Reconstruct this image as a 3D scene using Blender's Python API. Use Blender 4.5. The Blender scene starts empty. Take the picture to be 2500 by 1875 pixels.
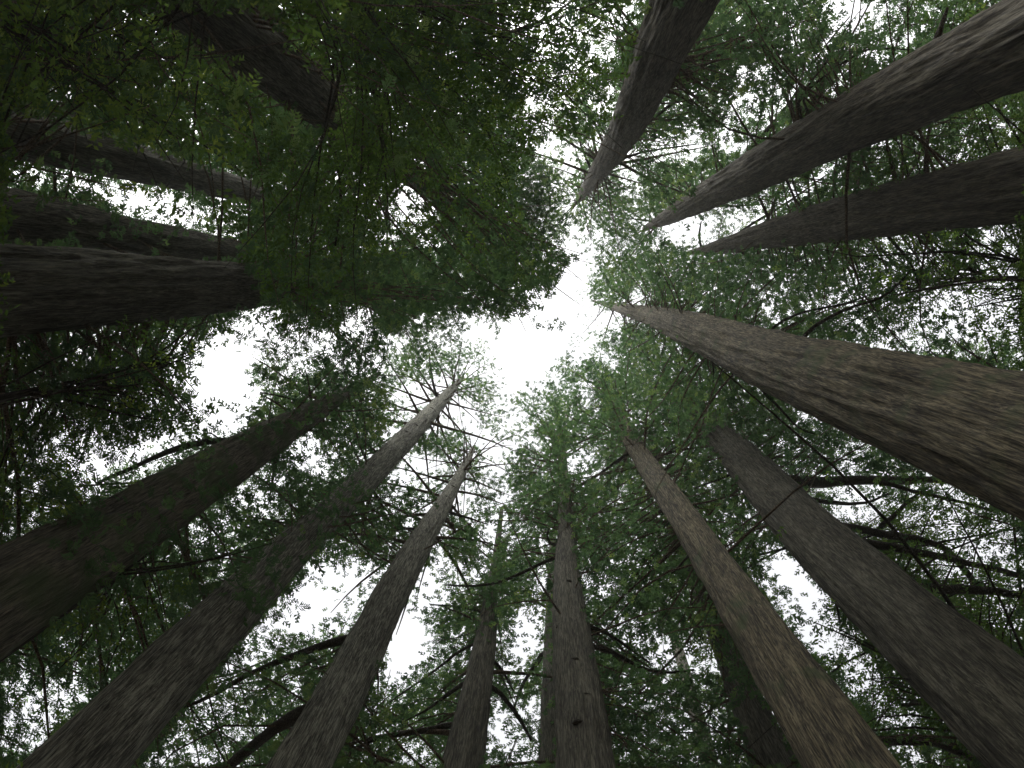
import bpy, math
import numpy as np
from mathutils import Matrix

rng = np.random.default_rng(11)
scene = bpy.context.scene

# ------------------------------------------------------------------ camera
W_IMG, H_IMG, F = 2500.0, 1875.0, 2200.0          # the photograph's frame and focal length in its pixels
ZEN = np.array([67.0, 253.5])                      # where straight-up falls, from the frame centre
zc = np.array([ZEN[0] / F, ZEN[1] / F, -1.0]); zc /= np.linalg.norm(zc)
yc = np.array([0.0, 1.0, 0.0]); yc = yc - zc * yc.dot(zc); yc /= np.linalg.norm(yc)
xc = np.cross(yc, zc)
ROT = np.array([xc, yc, zc])                       # camera axes -> world axes
CAM = np.array([0.0, 0.0, 1.6])
cam_data = bpy.data.cameras.new("camera")
cam = bpy.data.objects.new("camera", cam_data)
scene.collection.objects.link(cam)
cam_data.sensor_width = 36.0
cam_data.lens = 36.0 * F / W_IMG
cam_data.clip_start = 0.05
cam_data.clip_end = 2000.0
M4 = Matrix.Identity(4)
for i in range(3):
    for j in range(3):
        M4[i][j] = ROT[i, j]
    M4[i][3] = CAM[i]
cam.matrix_world = M4
scene.camera = cam

# ------------------------------------------------------------------ sky, sun, exposure
SUN_EL, SUN_ROT = math.radians(58), math.radians(25)
world = bpy.data.worlds.new("World")
scene.world = world
world.use_nodes = True
nt = world.node_tree
nt.nodes.clear()
sky = nt.nodes.new("ShaderNodeTexSky")
sky.sky_type = 'NISHITA'
sky.sun_disc = False
sky.sun_elevation = SUN_EL
sky.sun_rotation = SUN_ROT
sky.air_density = 1.0
sky.dust_density = 4.0
hs = nt.nodes.new("ShaderNodeHueSaturation")       # an even overcast: the sky's blue is almost gone
hs.inputs['Saturation'].default_value = 0.10
bg = nt.nodes.new("ShaderNodeBackground")
bg.inputs['Strength'].default_value = 0.15
wo = nt.nodes.new("ShaderNodeOutputWorld")
nt.links.new(sky.outputs[0], hs.inputs['Color'])
nt.links.new(hs.outputs[0], bg.inputs['Color'])
nt.links.new(bg.outputs[0], wo.inputs['Surface'])
sun_l = bpy.data.lights.new("sun", 'SUN')
sun_l.energy = 0.6
sun_l.angle = math.radians(40)
sun_l.color = (1.0, 0.96, 0.9)
sun = bpy.data.objects.new("sun", sun_l)
scene.collection.objects.link(sun)
sun.location = (0, 0, 120)
sun.rotation_euler = (math.radians(90) - SUN_EL, 0, math.pi - SUN_ROT)
vs = scene.view_settings
vs.view_transform = 'Standard'
vs.look = 'None'
vs.gamma = 1.0
vs.use_curve_mapping = False
vs.exposure = 1.38
cy = scene.cycles
cy.max_bounces = 7
cy.diffuse_bounces = 4
cy.transmission_bounces = 4
cy.glossy_bounces = 1
cy.use_denoising = True
cy.denoiser = 'OPENIMAGEDENOISE'
cy.denoising_input_passes = 'RGB_ALBEDO_NORMAL'
cy.denoising_prefilter = 'ACCURATE'
cy.sample_clamp_indirect = 6.0

# ------------------------------------------------------------------ projection helpers
def ray(px, py):
    px, py = np.asarray(px, float), np.asarray(py, float)
    d = np.stack([(px - W_IMG / 2) / F, -(py - H_IMG / 2) / F, -np.ones_like(px)], -1)
    return d @ ROT.T

def at_height(px, py, h):                          # point seen at that pixel, h metres above the camera
    d = ray(px, py)
    return CAM + d * (np.asarray(h, float) / d[..., 2])[..., None]

def at_dist(px, py, D):                            # point seen at that pixel, D metres away over the ground
    d = ray(px, py)
    return CAM + d * (D / np.hypot(d[..., 0], d[..., 1]))[..., None]

def project(p):
    q = (p - CAM) @ ROT
    z = np.maximum(-q[..., 2], 1e-3)
    return W_IMG / 2 + F * q[..., 0] / z, H_IMG / 2 - F * q[..., 1] / z, -q[..., 2]

# ------------------------------------------------------------------ noise
def _h(ix, iy, iz, s):
    n = (ix * 374761393 + iy * 668265263 + iz * 1274126177 + s * 974711) & 0x7fffffff
    n = ((n ^ (n >> 13)) * 1274126177) & 0x7fffffff
    n = ((n ^ (n >> 16)) * 668265263) & 0x7fffffff
    return ((n ^ (n >> 15)) & 0xffff) / 65535.0

def noise3(p, s=0):
    p = np.asarray(p, float)
    i = np.floor(p).astype(np.int64)
    f = p - i
    f = f * f * (3 - 2 * f)
    o = 0
    for a in (0, 1):
        for b in (0, 1):
            for c in (0, 1):
                w = (f[..., 0] if a else 1 - f[..., 0]) * (f[..., 1] if b else 1 - f[..., 1]) * (f[..., 2] if c else 1 - f[..., 2])
                o = o + w * _h(i[..., 0] + a, i[..., 1] + b, i[..., 2] + c, s)
    return o

# ------------------------------------------------------------------ materials
def node_mat(name):
    m = bpy.data.materials.new(name)
    m.use_nodes = True
    t = m.node_tree
    t.nodes.clear()
    return m, t, t.nodes, t.links

def ramp(N, stops):
    r = N.new("ShaderNodeValToRGB")
    e = r.color_ramp.elements
    while len(e) < len(stops):
        e.new(0.5)
    for k, (p, c) in enumerate(stops):
        e[k].position = p
        e[k].color = (*c, 1)
    return r

def bark_material(name, dark, mid, light, moss=0.0):
    dark, mid, light = [(c[0] * 0.93, c[1], c[2] * 0.93) for c in (dark, mid, light)]
    m, t, N, L = node_mat(name)
    tc = N.new("ShaderNodeTexCoord")
    mp = N.new("ShaderNodeMapping")
    mp.inputs['Scale'].default_value = (1, 1, 0.055)
    L.new(tc.outputs['Object'], mp.inputs['Vector'])
    n1 = N.new("ShaderNodeTexNoise")
    n1.inputs['Scale'].default_value = 38
    n1.inputs['Detail'].default_value = 6
    n1.inputs['Roughness'].default_value = 0.7
    n1.inputs['Distortion'].default_value = 0.25
    L.new(mp.outputs[0], n1.inputs['Vector'])
    mp2 = N.new("ShaderNodeMapping")
    mp2.inputs['Scale'].default_value = (1, 1, 0.13)
    L.new(tc.outputs['Object'], mp2.inputs['Vector'])
    n2 = N.new("ShaderNodeTexNoise")
    n2.inputs['Scale'].default_value = 4.5
    n2.inputs['Detail'].default_value = 5
    L.new(mp2.outputs[0], n2.inputs['Vector'])
    ad = N.new("ShaderNodeMath")
    ad.operation = 'MULTIPLY_ADD'
    ad.inputs[1].default_value = 0.24
    L.new(n2.outputs[0], ad.inputs[0])
    sc = N.new("ShaderNodeMath")
    sc.operation = 'MULTIPLY'
    sc.inputs[1].default_value = 0.90
    L.new(n1.outputs[0], sc.inputs[0])
    L.new(sc.outputs[0], ad.inputs[2])
    r = ramp(N, [(0.47, dark), (0.57, mid), (0.69, light)])
    L.new(ad.outputs[0], r.inputs[0])
    col = r.outputs[0]
    if moss > 0:
        n3 = N.new("ShaderNodeTexNoise")
        n3.inputs['Scale'].default_value = 1.1
        n3.inputs['Detail'].default_value = 6
        L.new(tc.outputs['Object'], n3.inputs['Vector'])
        rm = ramp(N, [(0.62 - 0.3 * moss, (0, 0, 0)), (0.8 - 0.3 * moss, (1, 1, 1))])
        L.new(n3.outputs[0], rm.inputs[0])
        mx = N.new("ShaderNodeMix")
        mx.data_type = 'RGBA'
        mx.inputs[7].default_value = (0.045, 0.065, 0.025, 1)
        sm = N.new("ShaderNodeMath")
        sm.operation = 'MULTIPLY'
        sm.inputs[1].default_value = 0.8
        L.new(rm.outputs[0], sm.inputs[0])
        L.new(sm.outputs[0], mx.inputs[0])
        L.new(col, mx.inputs[6])
        col = mx.outputs[2]
    bp = N.new("ShaderNodeBump")
    bp.inputs['Strength'].default_value = 0.9
    bp.inputs['Distance'].default_value = 0.06
    L.new(n1.outputs[0], bp.inputs['Height'])
    b = N.new("ShaderNodeBsdfPrincipled")
    b.inputs['Roughness'].default_value = 0.92
    b.inputs['Specular IOR Level'].default_value = 0.15
    L.new(col, b.inputs['Base Color'])
    L.new(bp.outputs[0], b.inputs['Normal'])
    o = N.new("ShaderNodeOutputMaterial")
    L.new(b.outputs[0], o.inputs['Surface'])
    return m

BARK = {
    'brown': bark_material("redwood_bark_brown", (0.022, 0.019, 0.0145), (0.060, 0.053, 0.041), (0.135, 0.121, 0.094)),
    'red': bark_material("redwood_bark_reddish", (0.023, 0.0185, 0.014), (0.064, 0.053, 0.040), (0.14, 0.118, 0.089)),
    'orange': bark_material("redwood_bark_orange", (0.017, 0.014, 0.010), (0.072, 0.058, 0.040), (0.19, 0.152, 0.10), 0.2),
    'grey': bark_material("redwood_bark_grey", (0.032, 0.029, 0.024), (0.11, 0.10, 0.083), (0.27, 0.25, 0.212)),  # grey bark, made paler: light on the upper stems put into the colour
    'moss': bark_material("redwood_bark_mossy", (0.03, 0.025, 0.02), (0.09, 0.077, 0.06), (0.18, 0.15, 0.115), 0.6),
    'limb': bark_material("limb_bark_dark", (0.014, 0.012, 0.009), (0.034, 0.028, 0.021), (0.075, 0.062, 0.047)),
    'branch': bark_material("branch_bark", (0.03, 0.021, 0.015), (0.085, 0.06, 0.042), (0.15, 0.11, 0.08)),
}

def leaf_material(name, stops, tstops, tw):
    m, t, N, L = node_mat(name)
    at = N.new("ShaderNodeAttribute")
    at.attribute_name = "tint"
    r1 = ramp(N, stops)
    r2 = ramp(N, tstops)
    L.new(at.outputs['Fac'], r1.inputs[0])
    L.new(at.outputs['Fac'], r2.inputs[0])
    d = N.new("ShaderNodeBsdfDiffuse")
    tr = N.new("ShaderNodeBsdfTranslucent")
    L.new(r1.outputs[0], d.inputs['Color'])
    L.new(r2.outputs[0], tr.inputs['Color'])
    mx = N.new("ShaderNodeMixShader")
    mx.inputs[0].default_value = tw
    L.new(d.outputs[0], mx.inputs[1])
    L.new(tr.outputs[0], mx.inputs[2])
    o = N.new("ShaderNodeOutputMaterial")
    L.new(mx.outputs[0], o.inputs['Surface'])
    return m

NEEDLE = leaf_material("redwood_needles",
    [(0.0, (0.030, 0.055, 0.030)), (0.5, (0.055, 0.10, 0.042)), (1.0, (0.11, 0.16, 0.045))],
    [(0.0, (0.055, 0.105, 0.045)), (0.5, (0.105, 0.19, 0.065)), (1.0, (0.22, 0.30, 0.075))], 0.45)
BROAD = leaf_material("broadleaf_leaves",
    [(0.0, (0.035, 0.06, 0.022)), (0.5, (0.065, 0.11, 0.03)), (1.0, (0.14, 0.20, 0.04))],
    [(0.0, (0.06, 0.11, 0.025)), (0.5, (0.12, 0.21, 0.035)), (1.0, (0.27, 0.36, 0.05))], 0.5)

# ------------------------------------------------------------------ mesh helpers
COL = scene.collection

def mesh_obj(name, verts, faces, mat, parent=None, base=None, smooth=False, tint=None, kind=None, label=None):
    verts = np.asarray(verts, np.float32)
    if base is not None:
        verts = verts - np.asarray(base, np.float32)
    faces = np.asarray(faces, np.int32)
    me = bpy.data.meshes.new(name)
    nf, k = faces.shape
    me.vertices.add(len(verts))
    me.vertices.foreach_set("co", verts.ravel())
    me.loops.add(nf * k)
    me.loops.foreach_set("vertex_index", faces.ravel())
    me.polygons.add(nf)
    me.polygons.foreach_set("loop_start", np.arange(0, nf * k, k, dtype=np.int32))
    try:
        me.polygons.foreach_set("loop_total", np.full(nf, k, np.int32))
    except Exception:
        pass
    if smooth:
        me.polygons.foreach_set("use_smooth", np.ones(nf, bool))
    if tint is not None:
        a = me.attributes.new("tint", 'FLOAT', 'POINT')
        a.data.foreach_set("value", np.asarray(tint, np.float32))
    me.update(calc_edges=True)
    me.materials.append(mat)
    o = bpy.data.objects.new(name, me)
    COL.objects.link(o)
    if parent is not None:
        o.parent = parent
    if kind:
        o['kind'] = kind
    if label:
        o['label'] = label
    return o

def tubes(paths, radii, sides):                    # (B,n,3) paths and (B,n) radii -> verts, quads
    paths = np.asarray(paths, float)
    B, n, _ = paths.shape
    d = np.gradient(paths, axis=1)
    d /= np.linalg.norm(d, axis=2, keepdims=True) + 1e-9
    up = np.where(np.abs(d[..., 2:3]) > 0.92, np.array([1.0, 0, 0]), np.array([0, 0, 1.0]))
    s = np.cross(d, up)
    s /= np.linalg.norm(s, axis=2, keepdims=True) + 1e-9
    u = np.cross(s, d)
    a = np.arange(sides) * 2 * math.pi / sides
    v = paths[:, :, None] + radii[:, :, None, None] * (np.cos(a)[None, None, :, None] * s[:, :, None] + np.sin(a)[None, None, :, None] * u[:, :, None])
    v = v.reshape(-1, 3)
    idx = np.arange(B * n * sides).reshape(B, n, sides)
    q = np.stack([idx[:, :-1], np.roll(idx, -1, 2)[:, :-1], np.roll(idx, -1, 2)[:, 1:], idx[:, 1:]], -1).reshape(-1, 4)
    return v, q

def resample(pts, n):
    pts = np.asarray(pts, float)
    s = np.r_[0, np.cumsum(np.linalg.norm(np.diff(pts, axis=0), axis=1))]
    # Catmull-like smoothing through chord parameter
    t = np.linspace(0, s[-1], n)
    out = np.stack([np.interp(t, s, pts[:, k]) for k in range(pts.shape[1])], -1)
    for _ in range(2):
        out[1:-1] = 0.25 * out[:-2] + 0.5 * out[1:-1] + 0.25 * out[2:]
    return out

# ------------------------------------------------------------------ ground
g = 40
gx, gy = np.meshgrid(np.linspace(-1, 1, g), np.linspace(-1, 1, g))
gx, gy = np.sign(gx) * np.abs(gx) ** 2 * 47.5, np.sign(gy) * np.abs(gy) ** 2 * 47.5
gz = (noise3(np.stack([gx * 0.15, gy * 0.15, gx * 0], -1)) - 0.5) * 0.25 * np.clip(np.hypot(gx, gy) / 4, 0, 1) - 0.05
gi = np.arange(g * g).reshape(g, g)
gq = np.stack([gi[:-1, :-1], gi[:-1, 1:], gi[1:, 1:], gi[1:, :-1]], -1).reshape(-1, 4)
gm, t, N, L = node_mat("forest_floor_duff")
tc = N.new("ShaderNodeTexCoord")
n1 = N.new("ShaderNodeTexNoise")
n1.inputs['Scale'].default_value = 3
n1.inputs['Detail'].default_value = 8
L.new(tc.outputs['Object'], n1.inputs['Vector'])
r = ramp(N, [(0.35, (0.06, 0.04, 0.028)), (0.55, (0.13, 0.085, 0.055)), (0.7, (0.08, 0.085, 0.035))])
L.new(n1.outputs[0], r.inputs[0])
b = N.new("ShaderNodeBsdfPrincipled")
b.inputs['Roughness'].default_value = 0.95
L.new(r.outputs[0], b.inputs['Base Color'])
o = N.new("ShaderNodeOutputMaterial")
L.new(b.outputs[0], o.inputs['Surface'])
mesh_obj("forest_floor", np.stack([gx, gy, gz], -1).reshape(-1, 3), gq, gm, smooth=True, kind="structure")

# ------------------------------------------------------------------ the trees
# name, ground distance, bark, photo points of the trunk (x, y, width), how many of them stay bare in view, crown base, crown reach, label
RING = [
 ('T1', 6.0, 'red', [(1712,-110,172),(1667,0,145),(1618,113,119),(1569,226,97),(1510,350,66),(1437,455,31),(1415,484,17),(1398,505,5)], 7, 24, 4.2,
  "reddish brown redwood trunk rising from the top edge, right of the bright sky opening"),
 ('T2', 8.0, 'red', [(2700,5,240),(2513,97,212),(2245,217,167),(2033,319,122),(1822,430,88),(1715,484,60),(1630,530,36),(1575,557,12)], 8, 22, 4.6,
  "huge upper right corner redwood with broken stub and forked limb"),
 ('T3', 9.0, 'red', [(2700,418,196),(2500,450,172),(2210,507,126),(2027,540,95),(1844,580,54),(1740,607,30),(1685,616,9)], 7, 22, 4.6,
  "dark reddish right edge redwood between corner giant and thickest orange-brown trunk"),
 ('T4', 6.1, 'orange', [(2700,1160,375),(2443,1057,312),(2131,962,212),(1918,893,148),(1687,804,80),(1592,772,45),(1540,759,31),(1505,750,20),(1470,741,9),(1448,735,4)], 8, 26, 4.2,
  "thickest orange-brown redwood with deeply furrowed bark running in from the right edge"),
 ('T5', 9.0, 'brown', [(2700,1970,295),(2507,1785,250),(2212,1515,180),(2092,1407,152),(1957,1286,122),(1853,1163,98),(1760,1070,70),(1690,990,45),(1630,925,12)], 7, 20, 4.8,
  "grey-brown redwood of the lower right corner with thick dark limbs behind its right side"),
 ('T6', 8.0, 'orange', [(2120,1960,210),(2045,1827,188),(1900,1611,130),(1740,1369,86),(1630,1207,62),(1548,1090,40),(1495,985,24),(1465,925,9)], 6, 20, 4.6,
  "straight tan redwood in the lower right, between the central trunk and the corner trunk"),
 ('T7', 9.0, 'brown', [(1445,2010,150),(1428,1875,132),(1414,1720,112),(1395,1560,90),(1381,1420,62),(1384,1302,40),(1379,1190,27),(1370,1080,16),(1362,1010,8)], 6, 18, 4.4,
  "upright redwood at the bottom centre with dark knots on its trunk"),
 ('T8', 14.0, 'brown', [(1372,2010,112),(1366,1875,98),(1361,1720,78),(1356,1600,60),(1353,1520,44),(1352,1420,30),(1350,1300,14)], 4, 20, 4.6,
  "redwood tucked behind the left side of the bottom centre trunk"),
 ('T9', 11.0, 'brown', [(1100,2010,110),(1127,1875,93),(1152,1750,78),(1175,1640,62),(1190,1540,46),(1201,1440,26),(1215,1330,14),(1225,1240,7)], 6, 15, 4.6,
  "slim redwood left of the bottom centre trunk, dark limbs spreading from both sides"),
 ('T10', 9.5, 'grey', [(650,2010,150),(741,1875,132),(832,1704,106),(908,1540,88),(985,1391,70),(1035,1310,55),(1098,1205,33),(1119,1170,27),(1140,1125,18),(1158,1092,8)], 10, 20, 4.0,
  "pale-topped redwood ending in the lower of two starbursts of bare branches"),
 ('T11', 9.0, 'grey', [(0,2065,210),(120,1945,195),(340,1714,155),(470,1580,137),(610,1443,115),(740,1313,80),(820,1240,68),(902,1161,60),(975,1088,53),(1052,1007,37),(1090,965,25),(1130,921,8)], 12, 22, 4.2,
  "long redwood from the lower left corner, pale ringed upper trunk ending in the upper starburst"),
 ('T12', 8.5, 'moss', [(-180,1560,255),(0,1466,215),(200,1352,178),(400,1228,140),(560,1130,105),(742,1020,58),(840,962,30),(925,912,8)], 7, 14, 4.4,
  "dark mossy redwood low on the left edge with a bare arching limb"),
 ('T13', 8.0, 'brown', [(-200,708,242),(0,704,213),(203,700,181),(407,702,143),(580,699,108),(750,697,70),(880,694,36),(965,692,10)], 5, 10, 6.8,
  "big horizontal-looking redwood at mid left with light furrowed bark along its upper edge"),
 ('T14', 11.0, 'brown', [(-200,492,165),(0,530,143),(191,560,116),(325,583,94),(570,618,60),(740,645,34),(860,660,10)], 5, 12, 6.0,
  "dark redwood at the left edge just above and behind the big horizontal one"),
 ('T15', 12.0, 'brown', [(-200,257,150),(0,317,124),(180,358,104),(325,394,88),(480,434,70),(640,476,48),(780,520,28),(880,552,9)], 6, 12, 6.0,
  "upper left redwood with leaves over its middle and white sky beneath"),
 ('T16', 7.0, 'brown', [(340,-130,212),(530,35,168),(673,150,134),(788,256,106),(880,336,84),(985,414,56),(1090,494,30),(1165,568,10)], 4, 9, 6.8,
  "dark redwood slanting in from the top edge left of centre, its top lost in leaves"),
 ('T17', 13.0, 'brown', [(1960,2010,120),(1890,1875,104),(1835,1740,84),(1795,1640,66),(1745,1520,48),(1680,1380,30),(1630,1270,12)], 3, 18, 4.6,
  "shaded redwood half hidden behind the straight tan trunk at the bottom"),
 ('T18', 21.0, 'brown', [(1770,2010,52),(1733,1875,42),(1712,1790,36),(1690,1700,30),(1640,1530,20),(1590,1400,10)], 2, 18, 4.4,
  "thin distant redwood seen at the bottom edge between two larger trunks"),
]
NZ, DZ = 190, 0.5
ZG = np.arange(NZ) * DZ
class T: pass
TREES = []

def axis_from(zs, xs, ys, rs, H):
    o = np.argsort(zs)
    zs, xs, ys, rs = zs[o], xs[o], ys[o], rs[o]
    ax = np.interp(ZG, zs, xs)
    ay = np.interp(ZG, zs, ys)
    ar = np.interp(ZG, zs, rs)
    k = np.exp(-0.5 * (np.arange(-14, 15) / 5.0) ** 2)
    k /= k.sum()
    sm = lambda a: np.convolve(np.pad(a, 14, mode='edge'), k, 'valid')
    return sm(ax), sm(ay), sm(ar)

for key, D, bark, pts, nb, hb, reach, label in RING:
    p = np.array(pts, float)
    P = at_dist(p[:, 0], p[:, 1], D)
    depth = (P - CAM) @ ROT[:, 2] * -1
    R = p[:, 2] * depth / F / 2
    tr = T()
    tr.key, tr.D, tr.bark, tr.hb, tr.reach, tr.label, tr.kind, tr.pts, tr.nb = key, D, bark, hb, reach, label, 'redwood', p, nb
    tr.H = P[-1, 2]
    lo = np.argmin(P[:, 2])
    zlo = P[lo, 2]
    zs = np.r_[P[:, 2], 0.0, zlo * 0.3]
    xs = np.r_[P[:, 0], P[lo, 0], P[lo, 0]]
    ys = np.r_[P[:, 1], P[lo, 1], P[lo, 1]]
    rs = np.r_[R, R[lo] * 1.55, R[lo] * 1.12]
    tr.ax, tr.ay, tr.ar = axis_from(zs, xs, ys, rs, tr.H)
    tr.base = np.array([tr.ax[0], tr.ay[0], 0.0])
    TREES.append(tr)
NRING = len(TREES)

# ------------------------------------------------------------------ how much leaf the photograph shows where
GRID = """
99999899996668977666
88999999997678887899
97799989998677688998
64488998899876568898
86477897999777788887
99999999999878877776
99986567772588886655
99952467762699887788
87775468764899887777
77667888766789887788
68999988878899977787
99999846678889945876
88887566575867986777
65667887667878887778
75556878776888888777""".split()
cov = np.array([[int(c) for c in r] for r in GRID], float) / 10.0
GW, GH = 250, 188
CELL = W_IMG / GW
uu, vv = np.meshgrid((np.arange(GW) + 0.5) * CELL, (np.arange(GH) + 0.5) * CELL)
def bil(a, u, v):
    u = np.clip(u, 0, a.shape[1] - 1.001); v = np.clip(v, 0, a.shape[0] - 1.001)
    i, j = u.astype(int), v.astype(int)
    fu, fv = u - i, v - j
    return (a[j, i] * (1 - fu) + a[j, i + 1] * fu) * (1 - fv) + (a[j + 1, i] * (1 - fu) + a[j + 1, i + 1] * fu) * fv
COV = bil(cov, uu / 125 - 0.5, vv / 125 - 0.5)
n_a = noise3(np.stack([uu / 75, vv / 75, uu * 0], -1), 5)
n_b = noise3(np.stack([uu / 30, vv / 30, uu * 0], -1), 9)
ULM = np.clip((1400 - uu) / 150, 0, 1) * np.clip((820 - vv) / 120, 0, 1)
COV = np.clip(COV - 0.01 + 0.07 * ULM, 0.05, 0.99)
n_b = noise3(np.stack([uu / 34, vv / 34, uu * 0], -1), 9)
n_d = noise3(np.stack([uu / 17, vv / 17, uu * 0], -1), 21)
fr_n = noise3(np.stack([uu / 110, vv / 110, uu * 0], -1), 15) + 0.9 * noise3(np.stack([uu / 60, vv / 60, uu * 0], -1), 5) + 0.75 * n_b + 0.55 * n_d
rank = np.empty(fr_n.size)
rank[np.argsort(fr_n.ravel())] = np.linspace(0, 1, fr_n.size)
rank = rank.reshape(fr_n.shape)                    # leaf clumps and the holes between them
ss = np.clip((COV - rank) / (0.40 - 0.15 * ULM) + 0.42 + 0.1 * ULM, 0, 1)
LAI = 0.20 + (2.5 + 1.8 * ULM) * ss * ss * (3 - 2 * ss) * (0.75 + 0.5 * n_b)
GAPS = [  # clear openings in the canopy: x, y, rx, ry, tilt (deg), how clear
 (1312,812,58,82,20,1),(1275,900,40,52,0,.85),(1330,745,36,32,0,.7),(540,915,75,70,0,1),(640,850,110,40,-15,.8),(720,800,90,35,10,.7),(860,790,60,30,0,.5),
 (340,490,120,36,17,1),(170,440,80,24,10,.8),(60,415,60,20,10,.6),(370,345,60,30,15,.5),(560,530,45,40,0,.7),(990,495,45,45,0,.9),(1010,550,60,40,40,.4),
 (1330,150,60,90,0,.25),(1420,60,70,36,0,.45),(1300,280,40,40,0,.4),(1640,370,60,30,0,.85),(1560,470,26,30,0,.7),(1450,590,44,40,0,.4),(1530,610,34,24,0,.4),
 (1810,265,34,26,0,.9),(1780,240,40,20,0,.4),(2120,20,130,40,0,.6),(1960,1390,60,75,-40,1),(1905,1350,30,40,-30,.7),(730,1480,85,70,-40,.95),(640,1560,60,60,-40,.8),(580,1660,60,40,-30,.6),
 (1010,1530,46,110,25,.9),(1090,1590,50,50,0,.7),(1310,1570,40,55,0,1),(1640,1600,60,45,0,.95),(1530,1540,40,30,0,.6),(300,1160,80,40,-10,.8),(480,1050,70,34,-15,.9),(370,1095,70,34,-20,.85),(250,1150,50,30,0,.7),(560,1020,60,40,-20,.85),(420,1060,40,24,-20,.6),
 (250,1225,50,34,-30,.9),(60,1290,80,30,-25,.95),(60,1180,50,30,0,.6),(330,1690,40,30,-40,.5),(200,1730,40,40,0,.8),(430,1770,50,40,-30,.7),(130,1780,40,30,0,.6),(480,1830,30,30,0,.6),
 (2070,740,80,36,0,.8),(2250,790,60,36,0,.8),(2200,620,60,30,0,.6),(2420,600,50,40,0,.6),(2460,760,40,60,0,.6),(2300,680,40,40,0,.5),(1980,640,40,20,0,.6),(1900,690,40,26,0,.5),(2090,1240,50,24,0,.6),(2300,1260,60,30,0,.5),(2440,1330,50,40,0,.6),(2060,1110,40,24,0,.6),(2100,850,60,14,0,.8),(2330,870,110,22,8,.8),(2360,720,60,40,0,.5),(2080,650,40,20,0,.6),(1160,1050,24,30,0,.7),(1130,1010,30,40,0,.6),
 (1230,985,34,40,0,.6),(1090,1140,40,20,0,.6),(1310,1130,45,20,0,.7),(960,1310,20,20,0,.6),(70,970,30,20,0,.8),(2480,1580,40,40,0,.5),(2280,1850,60,30,0,.4),(2440,1490,30,30,0,.5),
 (900,1710,60,60,0,.5),(560,1770,60,50,-30,.7),(620,1770,40,30,0,.5),(1250,1560,30,40,0,.5),(960,1660,40,40,0,.5),(1560,1700,50,50,0,.5),(1840,1500,40,30,0,.5),(2020,1560,50,40,0,.5),(1500,1560,40,30,0,.5),(760,1380,40,30,0,.6),(850,1330,40,24,0,.6),(1060,1400,30,24,0,.5),(1830,1210,18,20,0,.7),(1760,1300,30,40,0,.3),(1220,1640,30,80,0,.5),(1260,1790,40,50,0,.5),(1700,1800,40,60,0,.4),(1300,40,50,50,0,.4),(840,450,30,30,0,.4),(200,270,20,40,0,.6),(830,130,20,50,0,.3)]
for x, y, rx, ry, tilt, s in GAPS:
    a = math.radians(-tilt)
    du, dv = uu - x, vv - y
    X, Y = (du * math.cos(a) - dv * math.sin(a)) / rx, (du * math.sin(a) + dv * math.cos(a)) / ry
    d = np.sqrt(X * X + Y * Y) + (n_b - 0.5) * 1.2 + (n_d - 0.5) * 1.3
    LAI *= 1 - min(s, 0.95) * np.clip(1.5 - d, 0, 0.75) / 0.75
for x, y, rr_ in [(1130,915,75),(1158,1085,75),(1410,485,70),(1480,742,55),(1590,560,45),(1700,612,40),(925,915,50)]:
    LAI *= 1 - (0.45 if rr_ >= 70 else 0.2) * np.clip(1.5 - np.hypot(uu - x, vv - y) / rr_, 0, 1)
# the bare part of each trunk: no leaf hangs in front of it
FRONT = np.full((GH, GW), 1e9)
FRONTW = np.full((GH, GW), 1e9)                    # the same with a margin, for big sprays close by
for tr in TREES:
    if tr.pts is None:
        continue
    p = tr.pts[:tr.nb]
    s = np.linspace(0, len(p) - 1, 260)
    for q in np.stack([np.interp(s, np.arange(len(p)), p[:, k]) for k in range(3)], -1):
        m = np.hypot(uu - q[0], vv - q[1]) < q[2] / 2 * 1.06
        FRONT[m] = np.minimum(FRONT[m], tr.D)
        m = np.hypot(uu - q[0], vv - q[1]) < q[2] / 2 + 22
        FRONTW[m] = np.minimum(FRONTW[m], tr.D)
ZMIN = np.zeros_like(LAI)                          # the starbursts are seen high up, with nothing low in front
for x, y, rr_ in [(1130,905,190),(1158,1085,170),(1410,470,150),(1480,730,130)]:
    ZMIN[(np.hypot(uu - x, vv - y) < rr_) & ((ULM < 0.5) | (x > 1300))] = 42.0
TARGET = LAI.copy()
TARGET[FRONT < 1e8] = 0.0
ACC = np.zeros_like(LAI)
def cell(u, v):
    return np.clip((u / CELL).astype(int), 0, GW - 1), np.clip((v / CELL).astype(int), 0, GH - 1)


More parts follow.
